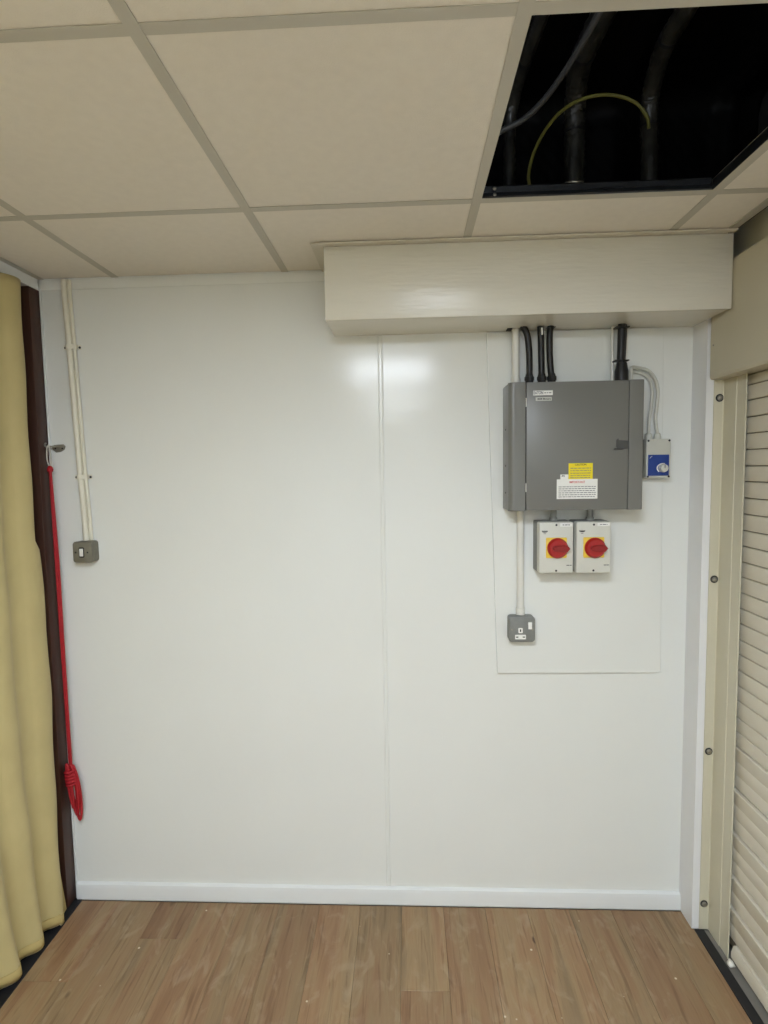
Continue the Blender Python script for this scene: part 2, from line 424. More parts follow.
# ================================================================== THINGS
# ---- painted boxing under the ceiling
bx = root('cable_boxing', (0.36, -0.108, 2.0758), 'long cream painted boxing under the ceiling above the grey cabinet', 'boxing')
bm = new(); box(bm, -0.2484, 0.970, -0.2157, -0.2017, 2.0758, H - 0.0055, 0.0015, 2); obj('front_board', bm, 'box', bx)
bm = new(); box(bm, -0.2484, 0.9655, -0.2015, -0.0005, 2.0772, 2.089); obj('bottom_board', bm, 'box', bx, smooth=0)
bm = new(); box(bm, -0.2484, -0.2354, -0.2015, -0.0005, 2.0892, H - 0.0055); obj('end_board', bm, 'box', bx, smooth=0)
bm = new(); box(bm, 0.953, 0.970, -0.2015, -0.0925, 2.0892, H - 0.0055); obj('end_board', bm, 'box', bx, smooth=0)

# ---- brown post
ps = root('door_post', (-1.32, -0.06, 0), 'dark brown stained wooden post between the curtain and the wall', 'post')
bm = new(); box(bm, -1.365, XL - 0.001, -0.058, -0.0005, 0.0025, 2.2615, 0.002, 2); obj('post', bm, 'brown', ps)
bm = new(); box(bm, -1.365, -1.328, -0.125, -0.0605, 0.0025, 2.2615, 0.002, 2); obj('stop_bead', bm, 'brown', ps)

# ---- curtain
def curtain():
    cr = root('curtain', (-1.28, -1.6, 0.004), 'heavy khaki fabric curtain hanging in folds to the floor', 'curtain')
    pts = [(0.0, -0.092), (0.22, -0.088), (0.52, -0.078), (0.844, -0.063), (1.03, -0.064), (1.355, -0.072), (1.385, -0.100), (1.53, -0.101), (2.0, -0.092), (2.26, -0.088)]
    def ye(z):
        for (a, b), (c, d) in zip(pts, pts[1:]):
            if a <= z <= c: t = (z - a) / (c - a); return b + (d - b) * t
        return pts[-1][1]
    Z0, Z1 = 0.006, 2.259
    NZ, NY = 70, 560
    Y1 = -3.15
    rnd = random.Random(5)
    ph = [rnd.uniform(0, 6.28) for _ in range(6)]
    def X(d, z):
        low = max(0.0, 1 - z / 0.9) ** 1.5
        lam = 0.108
        k = 0.42 * (1 - low)
        phi = 2 * math.pi * ((d - 0.043) / lam - k * min(d, 0.30) / lam * 0.62) + 0.35 * math.sin(1.7 * z + ph[0]) * min(1, d * 3) + 0.9 * math.sin(2.1 * d + ph[1]) * min(1, max(0, d - .3))
        amp = 0.013 + 0.009 * low
        c = math.cos(phi); s = math.copysign(abs(c) ** 0.8, c)
        xo = -1.279 - 0.008 * min(1, d / 0.3) + amp * s + 0.003 * math.sin(9 * d + 3 * z + ph[2]) + 0.002 * math.sin(17 * z + 5 * d + ph[3])
        e = max(0.0, 1 - d / 0.030)
        return xo - 0.020 * e * e
    bm = new(); g = []
    for i in range(NZ + 1):
        z = Z0 + (Z1 - Z0) * i / NZ; sft = ye(z) + 0.092; row = []
        for j in range(NY + 1):
            t = j / NY; d = (-0.092 - Y1) * t
            zz = z + (0.012 * math.sin(7 * d + 0.4) * max(0, 1 - z / 0.3) if d > 0.05 else 0)
            row.append(bm.verts.new((X(d, z), -0.092 - d + sft * math.exp(-d / 0.07), max(zz, 0.006))))
        g.append(row)
    for i in range(NZ):
        for j in range(NY): bm.faces.new((g[i][j], g[i][j + 1], g[i + 1][j + 1], g[i + 1][j]))
    c = obj('cloth', bm, 'curtain', cr, smooth=0)
    for f in c.data.polygons: f.use_smooth = True
    md = c.modifiers.new('thickness', 'SOLIDIFY'); md.thickness = 0.003; md.offset = 0
    # stitched hem band, a few millimetres proud
    bm = new(); g = []
    for z in (0.008, 0.020, 0.044):
        g.append([bm.verts.new((X((-0.092 - Y1) * j / NY, z) + 0.004, -0.092 - (-0.092 - Y1) * j / NY - 0.001, z + (0.012 * math.sin(7 * (-0.092 - Y1) * j / NY + 0.4) if j > 9 else 0) * (1 - z / 0.3) + 0.004)) for j in range(4, NY + 1)])
    for i in range(2):
        for j in range(len(g[0]) - 1): bm.faces.new((g[i][j], g[i][j + 1], g[i + 1][j + 1], g[i + 1][j]))
    for v in bm.verts: v.co.z = max(v.co.z, 0.008)
    h = obj('hem', bm, 'hem', cr, 'stitched hem band', smooth=0)
    for f in h.data.polygons: f.use_smooth = True
    md = h.modifiers.new('thickness', 'SOLIDIFY'); md.thickness = 0.002; md.offset = 0
    # inner lining corner peeping out beside the post
    bm = new(); g = []
    for i in range(13):
        z = 0.006 + 0.20 * i / 12
        g.append([bm.verts.new((-1.2870 - 0.004 * t, ye(z) - 0.006 + 0.034 * t * (1 - 0.95 * min(1, z / 0.20)), z)) for t in (0, 0.5, 1)])
    for i in range(12):
        for j in range(2): bm.faces.new((g[i][j], g[i][j + 1], g[i + 1][j + 1], g[i + 1][j]))
    l = obj('lining_edge', bm, 'hem', cr, 'turned-back edge', smooth=0)
    md = l.modifiers.new('thickness', 'SOLIDIFY'); md.thickness = 0.002
curtain()

# ---- roller shutter
sh = root('roller_shutter', (1.04, -1.5, 0.0), 'cream slatted roller shutter with hood box and bolted guide rail', 'shutter')
YS0, YS1 = -2.90, -0.16
bm = new()
loop_prism(bm, [(0.9725, YS0 - 0.02, 1.893), (0.9765, YS0 - 0.02, 1.885), (1.10, YS0 - 0.02, 1.885), (1.118, YS0 - 0.02, 1.90), (1.118, YS0 - 0.02, 2.2265), (0.978, YS0 - 0.02, 2.2265), (0.9725, YS0 - 0.02, 2.222)], (0, -0.1005 - YS0 + 0.02, 0))
hood = obj('hood', bm, 'hood', sh, 'cream box hood over the shutter', smooth=25)
bm = new(); lathe(bm, [(0.003, 0), (0.003, 0.0015), (0.001, 0.002)], (0.9725, -0.117, 1.990), (-1, 0, 0), 10); obj('rivet', bm, 'dullsteel', hood)
for (ya, yb) in ((-0.2155, -0.0926), (YS0 - 0.02, YS0 + 0.10)):
    bm = new()
    if ya > -1:
        # flange facing the room, then the channel running forward with a shallow step
        ring = [(0.990, -0.0926, 0), (0.990, -0.0972, 0), (1.0165, -0.0972, 0), (1.0195, -0.100, 0), (1.0195, -0.166, 0), (1.0215, -0.1675, 0), (1.0215, -0.211, 0), (1.0195, -0.2125, 0), (1.0195, -0.2155, 0), (1.0235, -0.2155, 0), (1.0255, -0.211, 0), (1.0255, -0.102, 0), (1.022, -0.0926, 0)]
    else:
        ring = [(1.0195, ya, 0), (1.0195, yb, 0), (1.0255, yb, 0), (1.0255, ya, 0)]
    loop_prism(bm, [(x, y, 0.004) for x, y, _ in ring], (0, 0, 1.884 - 0.004))
    gr = obj('guide_rail', bm, 'cream', sh, smooth=25)
    if ya > -1:
        for bz, bxx in ((1.827, 1.0065), (1.235, 1.006), (0.645, 1.0045), (0.098, 1.0035)):
            bm = new(); lathe(bm, [(0.0125, 0.0), (0.0125, 0.0012), (0.0085, 0.002)], (bxx, -0.0973, bz), (0, -1, 0), 20)
            b_ = obj('washer', bm, 'gap', gr)
            bm = new(); lathe(bm, [(0.0086, 0.001), (0.0082, 0.004), (0.0065, 0.0065), (0.003, 0.0078), (0.0005, 0.008)], (bxx, -0.0973, bz), (0, -1, 0), 18)
            obj('bolt', bm, 'steel', gr)
zs = [1.884, 1.853, 1.807, 1.756, 1.706, 1.657, 1.607, 1.559, 1.508, 1.458, 1.407, 1.358, 1.308, 1.26, 1.21, 1.16, 1.112, 1.06, 1.013, 0.961, 0.911, 0.863, 0.808, 0.761, 0.714, 0.571, 0.425, 0.279, 0.171, 0.058]
rs = random.Random(11)
for k in range(len(zs) - 1):
    zt, zb = zs[k] - 0.0012, zs[k + 1] + 0.0012; h = zt - zb
    n = 1 if h < 0.06 else (3 if h > 0.13 else 2)
    prof = [(1.046, zb)]
    if n == 1:
        prof += [(1.0408, zb + 0.0004), (1.0388, zb + 0.0018), (1.0368, zb + h * 0.3), (1.0368, zb + h * 0.65), (1.0390, zt - 0.0018), (1.0410, zt - 0.0004)]
    else:          # deeper slats lean out to a lip at the foot, with fine pressed lines
        lean = lambda z: 1.0415 - 0.0085 * ((z - zb) / h)
        prof += [(1.0435, zb + 0.0004)]
        for q in range(n):
            a = zb + h * q / n; b = zb + h * (q + 1) / n
            prof += [(lean(a + 0.002), a + 0.002), (lean(b - 0.002) - 0.0006, b - 0.002)]
            if q < n - 1: prof += [(lean(b) + 0.0006, b)]
        prof += [(lean(zt) + 0.0012, zt - 0.0003)]
    prof += [(1.046, zt)]
    j = rs.uniform(-0.0015, 0.004); dx = rs.uniform(-0.0006, 0.0006)
    bm = new(); loop_prism(bm, [(x + dx, YS0, z) for x, z in prof], (0, -0.172 + j - YS0 - 0.03 * 0, 0))
    sl = obj('slat', bm, 'slat', sh, smooth=35)
# backing sheet hinges between slats (darker colour that shows in the grooves)
bm = new(); box(bm, 1.0462, 1.050, YS0, -0.180, 0.03, 1.884); obj('hinge_backing', bm, 'slat_end', sh, 'dark joints between slats', smooth=0)
bm = new(); loop_prism(bm, [(1.050, YS0, 0.012), (1.030, YS0, 0.012), (1.0265, YS0, 0.018), (1.0265, YS0, 0.036), (1.034, YS0, 0.057), (1.046, YS0, 0.057)], (0, -0.222 - YS0, 0))
obj('bottom_bar', bm, 'slat', sh, 'grubby bottom bar', smooth=20)
# dusty threshold under the shutter
o = obj('trim_8', box(new(), 1.0065, 1.0500, YR + 0.02, -0.098, -0.011, 0.0), 'subfloor', smooth=0); tag(o, 'dusty grey threshold under the shutter', kind='structure')

# crumb of plaster by the guide rail foot
bm = new(); bmesh.ops.create_icosphere(bm, subdivisions=3, radius=0.011)
rc = random.Random(2)
for v in bm.verts:
    n_ = 1 + 0.25 * math.sin(v.co.x * 400 + 1) * math.sin(v.co.z * 350) + rc.uniform(-0.06, 0.06)
    v.co = Vector((v.co.x * 0.9 * n_ + 1.017, v.co.y * 1.1 * n_ - 0.239, max(v.co.z * 0.9 * n_, -0.0075) + 0.011))
o = obj('plaster_crumb', bm, 'plaster', None, smooth=60); tag(o, 'small white lump of plaster on the threshold by the guide rail', 'debris')

# ---- grey distribution cabinet
CX0, CX1, CZ0, CZ1 = 0.327, 0.755, 1.472, 1.887
CYB, CYF = -0.0125, -0.132
cab = root('distribution_cabinet', (0.537, -0.07, CZ0), 'large grey metal electrical cabinet with a hinged door and warning stickers', 'cabinet')
bm = new(); box(bm, CX0 + 0.0008, CX1 - 0.0008, CYF + 0.010, CYB, CZ0 + 0.0008, CZ1 - 0.0008, 0.003, 2)
obj('body', bm, 'grey', cab)
def side_cover(x0, x1, rl, rr):
    ring = []
    n = 8
    for k in range(n + 1):
        a = math.radians(180 + 90 * k / n); ring.append((x0 + rl + rl * math.cos(a), CYF + rl + rl * math.sin(a), CZ0))
    for k in range(n + 1):
        a = math.radians(270 + 90 * k / n); ring.append((x1 - rr + rr * math.cos(a), CYF + rr + rr * math.sin(a), CZ0))
    ring += [(x1, CYF + 0.022, CZ0), (x0, CYF + 0.022, CZ0)]
    bm = new(); loop_prism(bm, ring, (0, 0, CZ1 - CZ0))
    bmesh.ops.bevel(bm, geom=[e for e in bm.edges if abs(e.verts[0].co.z - e.verts[1].co.z) < 1e-6], offset=0.0025, segments=2, affect='EDGES')
    return obj('side_cover', bm, 'grey', cab, smooth=40)
lc = side_cover(CX0, 0.3805, 0.018, 0.002)
rcv = side_cover(0.7085, CX1, 0.002, 0.006)
bm = new(); box(bm, 0.3805, 0.7085, CYF + 0.006, CYF + 0.0098, CZ0 + 0.002, CZ1 - 0.002); obj('door_recess', bm, 'gap', cab, 'dark gap round the door', smooth=0)
bm = new(); box(bm, 0.3830, 0.7065, CYF - 0.0005, CYF + 0.0058, CZ0 + 0.0015, CZ1 - 0.0015, 0.0015, 2)
door = obj('door', bm, 'grey', cab, 'flat grey hinged door')
for z in (1.822, 1.548):
    bm = new(); tube(bm, [(0.3818, CYF - 0.0012, z - 0.014), (0.3818, CYF - 0.0012, z + 0.014)], 0.0016, 10, 0); obj('hinge', bm, 'paper', cab, 'bright hinge pin')
bm = new(); loop_prism(bm, [(0.668, CYF - 0.0022, 1.697), (0.674, CYF - 0.0022, 1.702), (0.676, CYF - 0.0022, 1.696), (0.7055, CYF - 0.0022, 1.694), (0.7055, CYF - 0.0022, 1.6685), (0.672, CYF - 0.0022, 1.6685), (0.668, CYF - 0.0022, 1.674)], (0, 0.0016, 0))
lk = obj('latch', bm, 'darkgrey', cab, 'dark recessed latch')
bm = new(); box(bm, 0.660, 0.690, CYF - 0.0075, CYF - 0.0023, 1.6660, 1.6695, 0.001, 1); obj('latch_lever', bm, 'darkgrey', lk)
for z in (1.53, 1.62, 1.74):
    bm = new(); lathe(bm, [(0.003, 0), (0.003, 0.0012), (0.001, 0.0018)], (CX0 + 0.0008, -0.07, z), (-1, 0, 0), 10); obj('screw', bm, 'gap', cab)
yl = CYF - 0.0006
def sticker(x0, x1, z0, z1, m_, lab, dy=0.0):
    bm = new(); box(bm, x0, x1, yl - 0.0006 - dy, yl - dy, z0, z1); return obj('sticker', bm, m_, cab, lab, smooth=0)
s = sticker(0.404, 0.466, 1.8435, 1.8585, 'paper', 'white maker name sticker')
text('lettering', 'EATON', 0.0135, 0.4205, yl - 0.0008, 1.851, 'blueink', s, width=0.030)
dashes('small_print', 0.439, 0.463, [1.851], 0.003, yl - 0.0006, 'greyink', s, 4)
s = sticker(0.412, 0.463, 1.826, 1.8375, 'silverlabel', 'silver range name sticker')
text('lettering', 'MEM Memera', 0.0085, 0.4385, yl - 0.0008, 1.8317, 'ink', s, width=0.042)
s = sticker(0.518, 0.595, 1.573, 1.6245, 'ylabel', 'yellow caution sticker')
text('lettering', 'CAUTION', 0.0078, 0.5565, yl - 0.0008, 1.6195, 'ink', s, width=0.036)
dashes('small_print', 0.524, 0.589, [1.6085, 1.6005, 1.5925, 1.5845, 1.578], 0.0022, yl - 0.0006, 'greyink', s, 5)
s = sticker(0.492, 0.5175, 1.573, 1.589, 'paper', 'small white sticker tucked beside the yellow one')
text('lettering', '3N', 0.008, 0.5005, yl - 0.0008, 1.584, 'ink', s, width=0.010)
s = sticker(0.4805, 0.6105, 1.5095, 1.5735, 'paper', 'white notice sticker with a red heading', dy=0.0007)
text('lettering', 'IMPORTANT', 0.0095, 0.5455, yl - 0.0015, 1.5635, 'redink', s, width=0.050)
dashes('small_print', 0.486, 0.605, [1.549, 1.5425, 1.536, 1.5295, 1.523, 1.5165], 0.0024, yl - 0.0013, 'greyink', s, 6)

# ---- rotary isolators
def isolator(x0, label, lab2):
    x1 = x0 + 0.112; z0, z1 = 1.259, 1.4305; yf = -0.0985; xc = (x0 + x1) / 2
    r = root('rotary_isolator', (xc, -0.05, z0), label, 'isolator', 'rotary isolators under the cabinet')
    bm = new(); plate(bm, x0 - 0.001, x1 + 0.001, z0 - 0.001, z1 + 0.001, 0.005, -0.0125, -0.066, 0.002); obj('base', bm, 'isobase', r, 'mid grey back box')
    bm = new(); plate(bm, x0, x1, z0, z1, 0.005, -0.0663, yf, 0.004); cv = obj('cover', bm, 'isocover', r)
    for z in (z1 - 0.009, z0 + 0.009):
        bm = new(); lathe(bm, [(0.0035, 0), (0.0035, 0.0012), (0.001, 0.0016)], (xc, yf - 0.0001, z), (0, -1, 0), 12); obj('cover_screw', bm, 'ink', cv)
    kx, kz = xc + 0.003, 1.3445
    bm = new(); plate(bm, kx - 0.037, kx + 0.031, kz - 0.033, kz + 0.035, 0.003, yf - 0.0001, yf - 0.004, 0.001); obj('yellow_plate', bm, 'yellow', r, 'yellow square plate')
    bm = new(); lathe(bm, [(0.034, 0), (0.034, 0.004), (0.032, 0.007), (0.030, 0.009), (0.028, 0.012), (0.014, 0.0125)], (kx, yf - 0.0042, kz), (0, -1, 0), 40)
    kn = obj('knob', bm, 'red', r, 'round red turning knob')
    bm = new(); loop_prism(bm, [(kx - 0.020, yf - 0.0165, kz), (kx - 0.014, yf - 0.0165, kz + 0.008), (kx + 0.012, yf - 0.0165, kz + 0.012), (kx + 0.028, yf - 0.0165, kz + 0.011), (kx + 0.0375, yf - 0.0165, kz), (kx + 0.028, yf - 0.0165, kz - 0.011), (kx + 0.012, yf - 0.0165, kz - 0.012), (kx - 0.014, yf - 0.0165, kz - 0.008)], (0, -0.009, 0))
    bmesh.ops.bevel(bm, geom=[e for e in bm.edges if all(v.co.y < yf - 0.022 for v in e.verts)], offset=0.003, segments=3, affect='EDGES')
    obj('handle_grip', bm, 'darkred', kn, 'pointed grip turned to the right')
    bm = new(); plate(bm, xc + 0.012, x1 - 0.004, z1 - 0.0145, z1 - 0.0035, 0.001, yf - 0.00005, yf - 0.0008); lb = obj('name_label', bm, 'paper', r, 'small white strip label')
    dashes('small_print', xc + 0.020, x1 - 0.012, [z1 - 0.009], 0.0028, yf - 0.0008, 'greyink', lb, lab2)
    # little arched maker mark with a line of print below it
    bm = new(); cx, cz = x0 + 0.018, z1 - 0.030
    ring = [(cx + 0.010 * math.cos(math.radians(a)), yf - 0.0001, cz + 0.004 * math.sin(math.radians(a))) for a in range(180, 361, 20)]
    loop_prism(bm, ring, (0, -0.0003, 0)); box(bm, cx - 0.010, cx + 0.010, yf - 0.0004, yf - 0.0001, cz + 0.0008, cz + 0.0022); box(bm, cx - 0.004, cx + 0.004, yf - 0.0004, yf - 0.0001, cz - 0.0085, cz - 0.007)
    obj('maker_mark', bm, 'ink', r, smooth=0)
    dashes('print_line', x1 - 0.022, x1 - 0.005, [z0 + 0.027], 0.0024, yf - 0.0001, 'ink', r, lab2 + 3, 0.001)
    # conduit coupling up to the cabinet
    bm = new(); lathe(bm, [(0.013, 0), (0.013, 0.010), (0.0105, 0.0105), (0.0105, 0.0385)], (xc + 0.004, -0.045, z1 + 0.0012), (0, 0, 1), 20); obj('conduit_coupling', bm, 'isobase', r, 'short grey tube into the cabinet')
isolator(0.4335, 'pale grey isolator with red knob, left of the pair under the cabinet', 3)
isolator(0.5560, 'pale grey isolator with red knob, right of the pair under the cabinet', 8)

# ---- small control box on the right of the cabinet
bxr = root('control_box', (0.838, -0.03, 1.572), 'small grey control box with blue front and round dial', 'control box')
x0, x1, z0, z1, yf = 0.797, 0.8775, 1.571, 1.7015, -0.052
bm = new(); plate(bm, x0, x1, z0, z1, 0.004, -0.0125, -0.033, 0.001); obj('base', bm, 'isobase', bxr)
bm = new(); plate(bm, x0, x1, z0, z1, 0.004, -0.0335, yf, 0.0025); obj('cover', bm, 'greycable', bxr)
bm = new(); plate(bm, x0 + 0.006, x1 - 0.0055, z0 + 0.008, z0 + 0.078, 0.002, yf - 0.0001, yf - 0.0018, 0.0008); pn = obj('front_panel', bm, 'blue', bxr, 'blue lower panel')
bm = new(); tube(bm, [(x0 + 0.011, yf - 0.002, z0 + 0.066), (x0 + 0.0145, yf - 0.002, z0 + 0.070), (x0 + 0.019, yf - 0.002, z0 + 0.074)], 0.0009, 8, 0); obj('print_mark', bm, 'greycable', pn)
dc = (x0 + 0.055, yf - 0.0019, z0 + 0.033)
bm = new()
arc = [(dc[0] + 0.021 * math.cos(math.radians(a)), dc[1] - 0.0003, dc[2] + 0.017 * math.sin(math.radians(a))) for a in range(70, 231, 16)]
arc2 = [(dc[0] + 0.017 * math.cos(math.radians(a)), dc[1] - 0.0003, dc[2] + 0.013 * math.sin(math.radians(a))) for a in range(230, 69, -16)]
loop_prism(bm, arc + arc2, (0, 0.0003, 0)); obj('dial_scale', bm, 'paper', pn, 'white scale arc')
bm = new(); lathe(bm, [(0.0145, 0), (0.0145, 0.004), (0.0125, 0.013), (0.0105, 0.0145), (0.001, 0.015)], dc, (0, -1, 0), 24)
kn = obj('dial', bm, 'isocover', bxr, 'pale round dial')
bm = new(); box(bm, dc[0] - 0.001, dc[0] + 0.001, dc[1] - 0.0156, dc[1] - 0.0149, dc[2], dc[2] + 0.010); obj('dial_pointer', bm, 'ink', kn, smooth=0)
for sx in (x0 + 0.0065, x1 - 0.0055):
    for sz in (z0 + 0.005, z1 - 0.006):
        bm = new(); lathe(bm, [(0.0035, 0), (0.0035, 0.001), (0.001, 0.0014)], (sx, yf - 0.0001, sz), (0, -1, 0), 12); obj('cover_screw', bm, 'ink', bxr)
for gx in (0.814, 0.843):
    bm = new(); lathe(bm, [(0.012, 0), (0.012, 0.009), (0.0105, 0.010), (0.0105, 0.016), (0.0075, 0.020)], (gx, -0.028, z1 + 0.0005), (0, 0, 1), 12); obj('cable_gland', bm, 'greycable', bxr)

# ---- socket
sk = root('wall_socket', (0.386, -0.02, 1.009), 'grey metal single wall socket at the end of the white conduit', 'socket')
x0, x1, z0, z1, yf = 0.343, 0.4315, 1.0095, 1.0985, -0.052
bm = new(); plate(bm, x0, x1, z0, z1, 0.010, -0.0125, -0.041, 0.002); obj('back_box', bm, 'metalclad', sk)
bm = new(); plate(bm, x0 - 0.001, x1 + 0.001, z0 - 0.001, z1 + 0.001, 0.012, -0.0413, yf, 0.005); obj('front_plate', bm, 'metalclad', sk)
cx = 0.3815
bm = new(); plate(bm, cx - 0.0075, cx + 0.0075, 1.042, 1.060, 0.003, yf - 0.0001, yf - 0.0012); pe = obj('earth_shutter', bm, 'white', sk)
bm = new(); box(bm, cx - 0.002, cx + 0.002, yf - 0.0016, yf - 0.0012, 1.0465, 1.0555); obj('pin_slot', bm, 'ink', pe, smooth=0)
bm = new(); plate(bm, cx - 0.0185, cx + 0.0185, 1.020, 1.036, 0.002, yf - 0.0001, yf - 0.0012); ps_ = obj('pin_shutter', bm, 'white', sk)
for d in (-0.0115, 0.0115):
    bm = new(); box(bm, cx + d - 0.004, cx + d + 0.004, yf - 0.0016, yf - 0.0012, 1.0262, 1.0298); obj('pin_slot', bm, 'ink', ps_, smooth=0)
bm = new(); plate(bm, 0.4075, 0.4205, 1.056, 1.080, 0.0015, yf - 0.0001, yf - 0.0045, 0.0015); obj('rocker', bm, 'white', sk, 'white rocker switch')
for d in ((0.352, 1.054), (0.423, 1.054)):
    bm = new(); lathe(bm, [(0.0028, 0), (0.0028, 0.0008), (0.001, 0.0012)], (d[0], yf - 0.0001, d[1]), (0, -1, 0), 12); obj('face_screw', bm, 'dullsteel', sk)

# ---- light switch on the left
sw = root('light_switch', (-1.162, -0.02, 1.30), 'worn grey metal light switch below the painted cables', 'switch')
x0, x1, z0, z1, yf = -1.197, -1.1275, 1.301, 1.3755, -0.046
bm = new(); plate(bm, x0, x1, z0, z1, 0.010, -0.0005, -0.034, 0.002); obj('back_box', bm, 'oldmetal', sw)
bm = new(); plate(bm, x0 - 0.0008, x1 + 0.0008, z0 - 0.0008, z1 + 0.0008, 0.011, -0.0343, yf, 0.005); obj('front_plate', bm, 'oldmetal', sw)
cx, cz = -1.164, 1.338
bm = new(); plate(bm, cx - 0.0095, cx + 0.0095, cz - 0.0185, cz + 0.0185, 0.004, yf - 0.0001, yf - 0.0012); rw = obj('rocker_surround', bm, 'gap', sw, 'dark slot round the rocker')
bm = new(); plate(bm, cx - 0.006, cx + 0.006, cz - 0.0135, cz + 0.0135, 0.001, yf - 0.0013, yf - 0.005, 0.0012); obj('rocker', bm, 'white', rw, 'white rocker')
for d in (-0.0215, 0.0215):
    bm = new(); lathe(bm, [(0.003, 0), (0.003, 0.001), (0.001, 0.0014)], (cx + d, yf - 0.0001, cz), (0, -1, 0), 12); obj('face_screw', bm, 'ink', sw)

# ---- painted cables down to the switch
path = [(-1.187, -0.0115, H - 0.006), (-1.187, -0.0115, 2.25), (-1.185, -0.0115, 2.17), (-1.181, -0.0115, 2.063), (-1.177, -0.0115, 1.90), (-1.172, -0.0115, 1.75), (-1.168, -0.0115, 1.606), (-1.163, -0.0115, 1.50), (-1.160, -0.0115, 1.377)]
def left_cable(dx, r, y, label):
    c = root('painted_cable', (path[-1][0] + dx(1.377), -0.01, 1.377), label, 'cable', 'painted cables above the light switch')
    bm = new(); tube(bm, [(x + dx(z), y - 0.0008, z) for x, _, z in path], r, 14, 8); obj('sheath', bm, 'creamcable', c)
    return c
c1 = left_cable(lambda z: -0.004, 0.0105, -0.0115, 'thicker cream painted cable on the left running down to the light switch')
c2 = left_cable(lambda z: 0.0125, 0.0065, -0.0075, 'thinner white painted cable running beside the thicker one to the switch')
for (z, x) in ((2.063, -1.181), (1.606, -1.168)):
    bm = new()
    ring = []
    prof = [(-0.030, -0.0018), (-0.017, -0.0018), (-0.0158, -0.016), (-0.009, -0.0232), (0.003, -0.0232), (0.012, -0.0160), (0.0213, -0.0150), (0.0222, -0.0018), (0.032, -0.0018)]
    prof2 = [(a, b - 0.0014) for a, b in prof]
    loop_prism(bm, [(x + a, b, z - 0.008) for a, b in prof] + [(x + a, b, z - 0.008) for a, b in reversed(prof2)], (0, 0, 0.016))
    cl = obj('cable_clip', bm, 'creamcable', c1, smooth=40)
    for d in (-0.0245, 0.0275):
        bm = new(); lathe(bm, [(0.0042, 0), (0.0042, 0.0012), (0.002, 0.002)], (x + d, -0.0032, z - 0.001), (0, -1, 0), 12); obj('clip_screw', bm, 'ink', cl)

# ---- conduits at the cabinet
cd = root('white_conduit', (0.386, -0.02, 1.10), 'white plastic conduit between the cabinet underside and the socket', 'conduit')
bm = new(); tube(bm, [(0.3865, -0.0225, 1.1005), (0.3865, -0.0225, 1.4715)], 0.0125, 20, 0); obj('tube', bm, 'conduit', cd)
bm = new(); lathe(bm, [(0.0155, 0), (0.0155, 0.024), (0.0127, 0.0245), (0.0127, 0.0)], (0.3865, -0.0225, 1.1005), (0, 0, 1), 20); obj('coupler', bm, 'conduit', cd)
cd = root('white_conduit', (0.366, -0.03, 1.887), 'white plastic conduit rising from the cabinet top into the boxing', 'conduit')
bm = new(); tube(bm, [(0.3665, -0.035, 1.8875), (0.3665, -0.035, 2.0765)], 0.0130, 20, 0); obj('tube', bm, 'conduit', cd)
bm = new(); lathe(bm, [(0.0165, 0), (0.0165, 0.026), (0.0133, 0.0265), (0.0133, 0)], (0.3665, -0.035, 1.8875), (0, 0, 1), 20); obj('coupler', bm, 'conduit', cd)
bm = new(); box(bm, 0.337, 0.353, -0.05, -0.02, 2.0735, 2.0768); obj('hole_edge', bm, 'gap', cd, smooth=0)

def black_cable(pts, r, label, glr=0.0135):
    c = root('black_cable', (pts[-1][0], pts[-1][1], 1.887), label, 'cable', 'black cables between boxing and cabinet')
    bm = new(); tube(bm, pts, r, 14, 8); obj('sheath', bm, 'blackcable', c)
    x, y, z = pts[-1]
    bm = new(); lathe(bm, [(glr, 0), (glr, 0.014), (glr * 1.18, 0.0145), (glr * 1.18, 0.026), (glr, 0.0265), (glr * 0.85, 0.036)], (x, y, 1.8873), (0, 0, 1), 10); obj('cable_gland', bm, 'blackcable', c)
    return c
a = black_cable([(0.384, -0.060, 2.0768), (0.392, -0.060, 2.069), (0.401, -0.060, 2.045), (0.406, -0.060, 2.00), (0.4075, -0.060, 1.95), (0.407, -0.060, 1.90)], 0.0105, 'leftmost black cable rising from the cabinet, curling at the boxing')
bm = new(); box(bm, 0.376, 0.390, -0.068, -0.052, 2.071, 2.0768, 0.001, 1); obj('cable_tie', bm, 'blackcable', a)
a = black_cable([(0.442, -0.060, 2.0768), (0.4445, -0.060, 2.04), (0.446, -0.060, 1.98), (0.448, -0.060, 1.90)], 0.0105, 'middle black cable of the three at the cabinet top')
bm = new(); tube(bm, [(0.4455, -0.0712, 2.070), (0.4462, -0.0712, 2.048)], 0.003, 8, 0); obj('tape_tag', bm, 'paper', a, 'scrap of white tape')
a = black_cable([(0.476, -0.060, 2.0768), (0.473, -0.060, 2.04), (0.474, -0.060, 1.98), (0.4805, -0.060, 1.90)], 0.0105, 'right-hand black cable of the three at the cabinet top')
bm = new(); box(bm, 0.462, 0.490, -0.072, -0.050, 2.0705, 2.0735, 0.001, 1); obj('cable_tie', bm, 'blackcable', a)
c = root('black_cable', (0.703, -0.06, 1.887), 'thick black cable bundle with cable ties at the cabinet top right', 'cable', 'black cables between boxing and cabinet')
bm = new(); tube(bm, [(0.7075, -0.060, 2.0768), (0.7065, -0.060, 2.02), (0.7045, -0.060, 1.94)], 0.0125, 14, 8); obj('sheath', bm, 'blackcable', c)
bm = new(); tube(bm, [(0.7185, -0.052, 2.0768), (0.7175, -0.052, 2.02), (0.714, -0.052, 1.94)], 0.0085, 14, 8); obj('sheath', bm, 'blackcable', c)
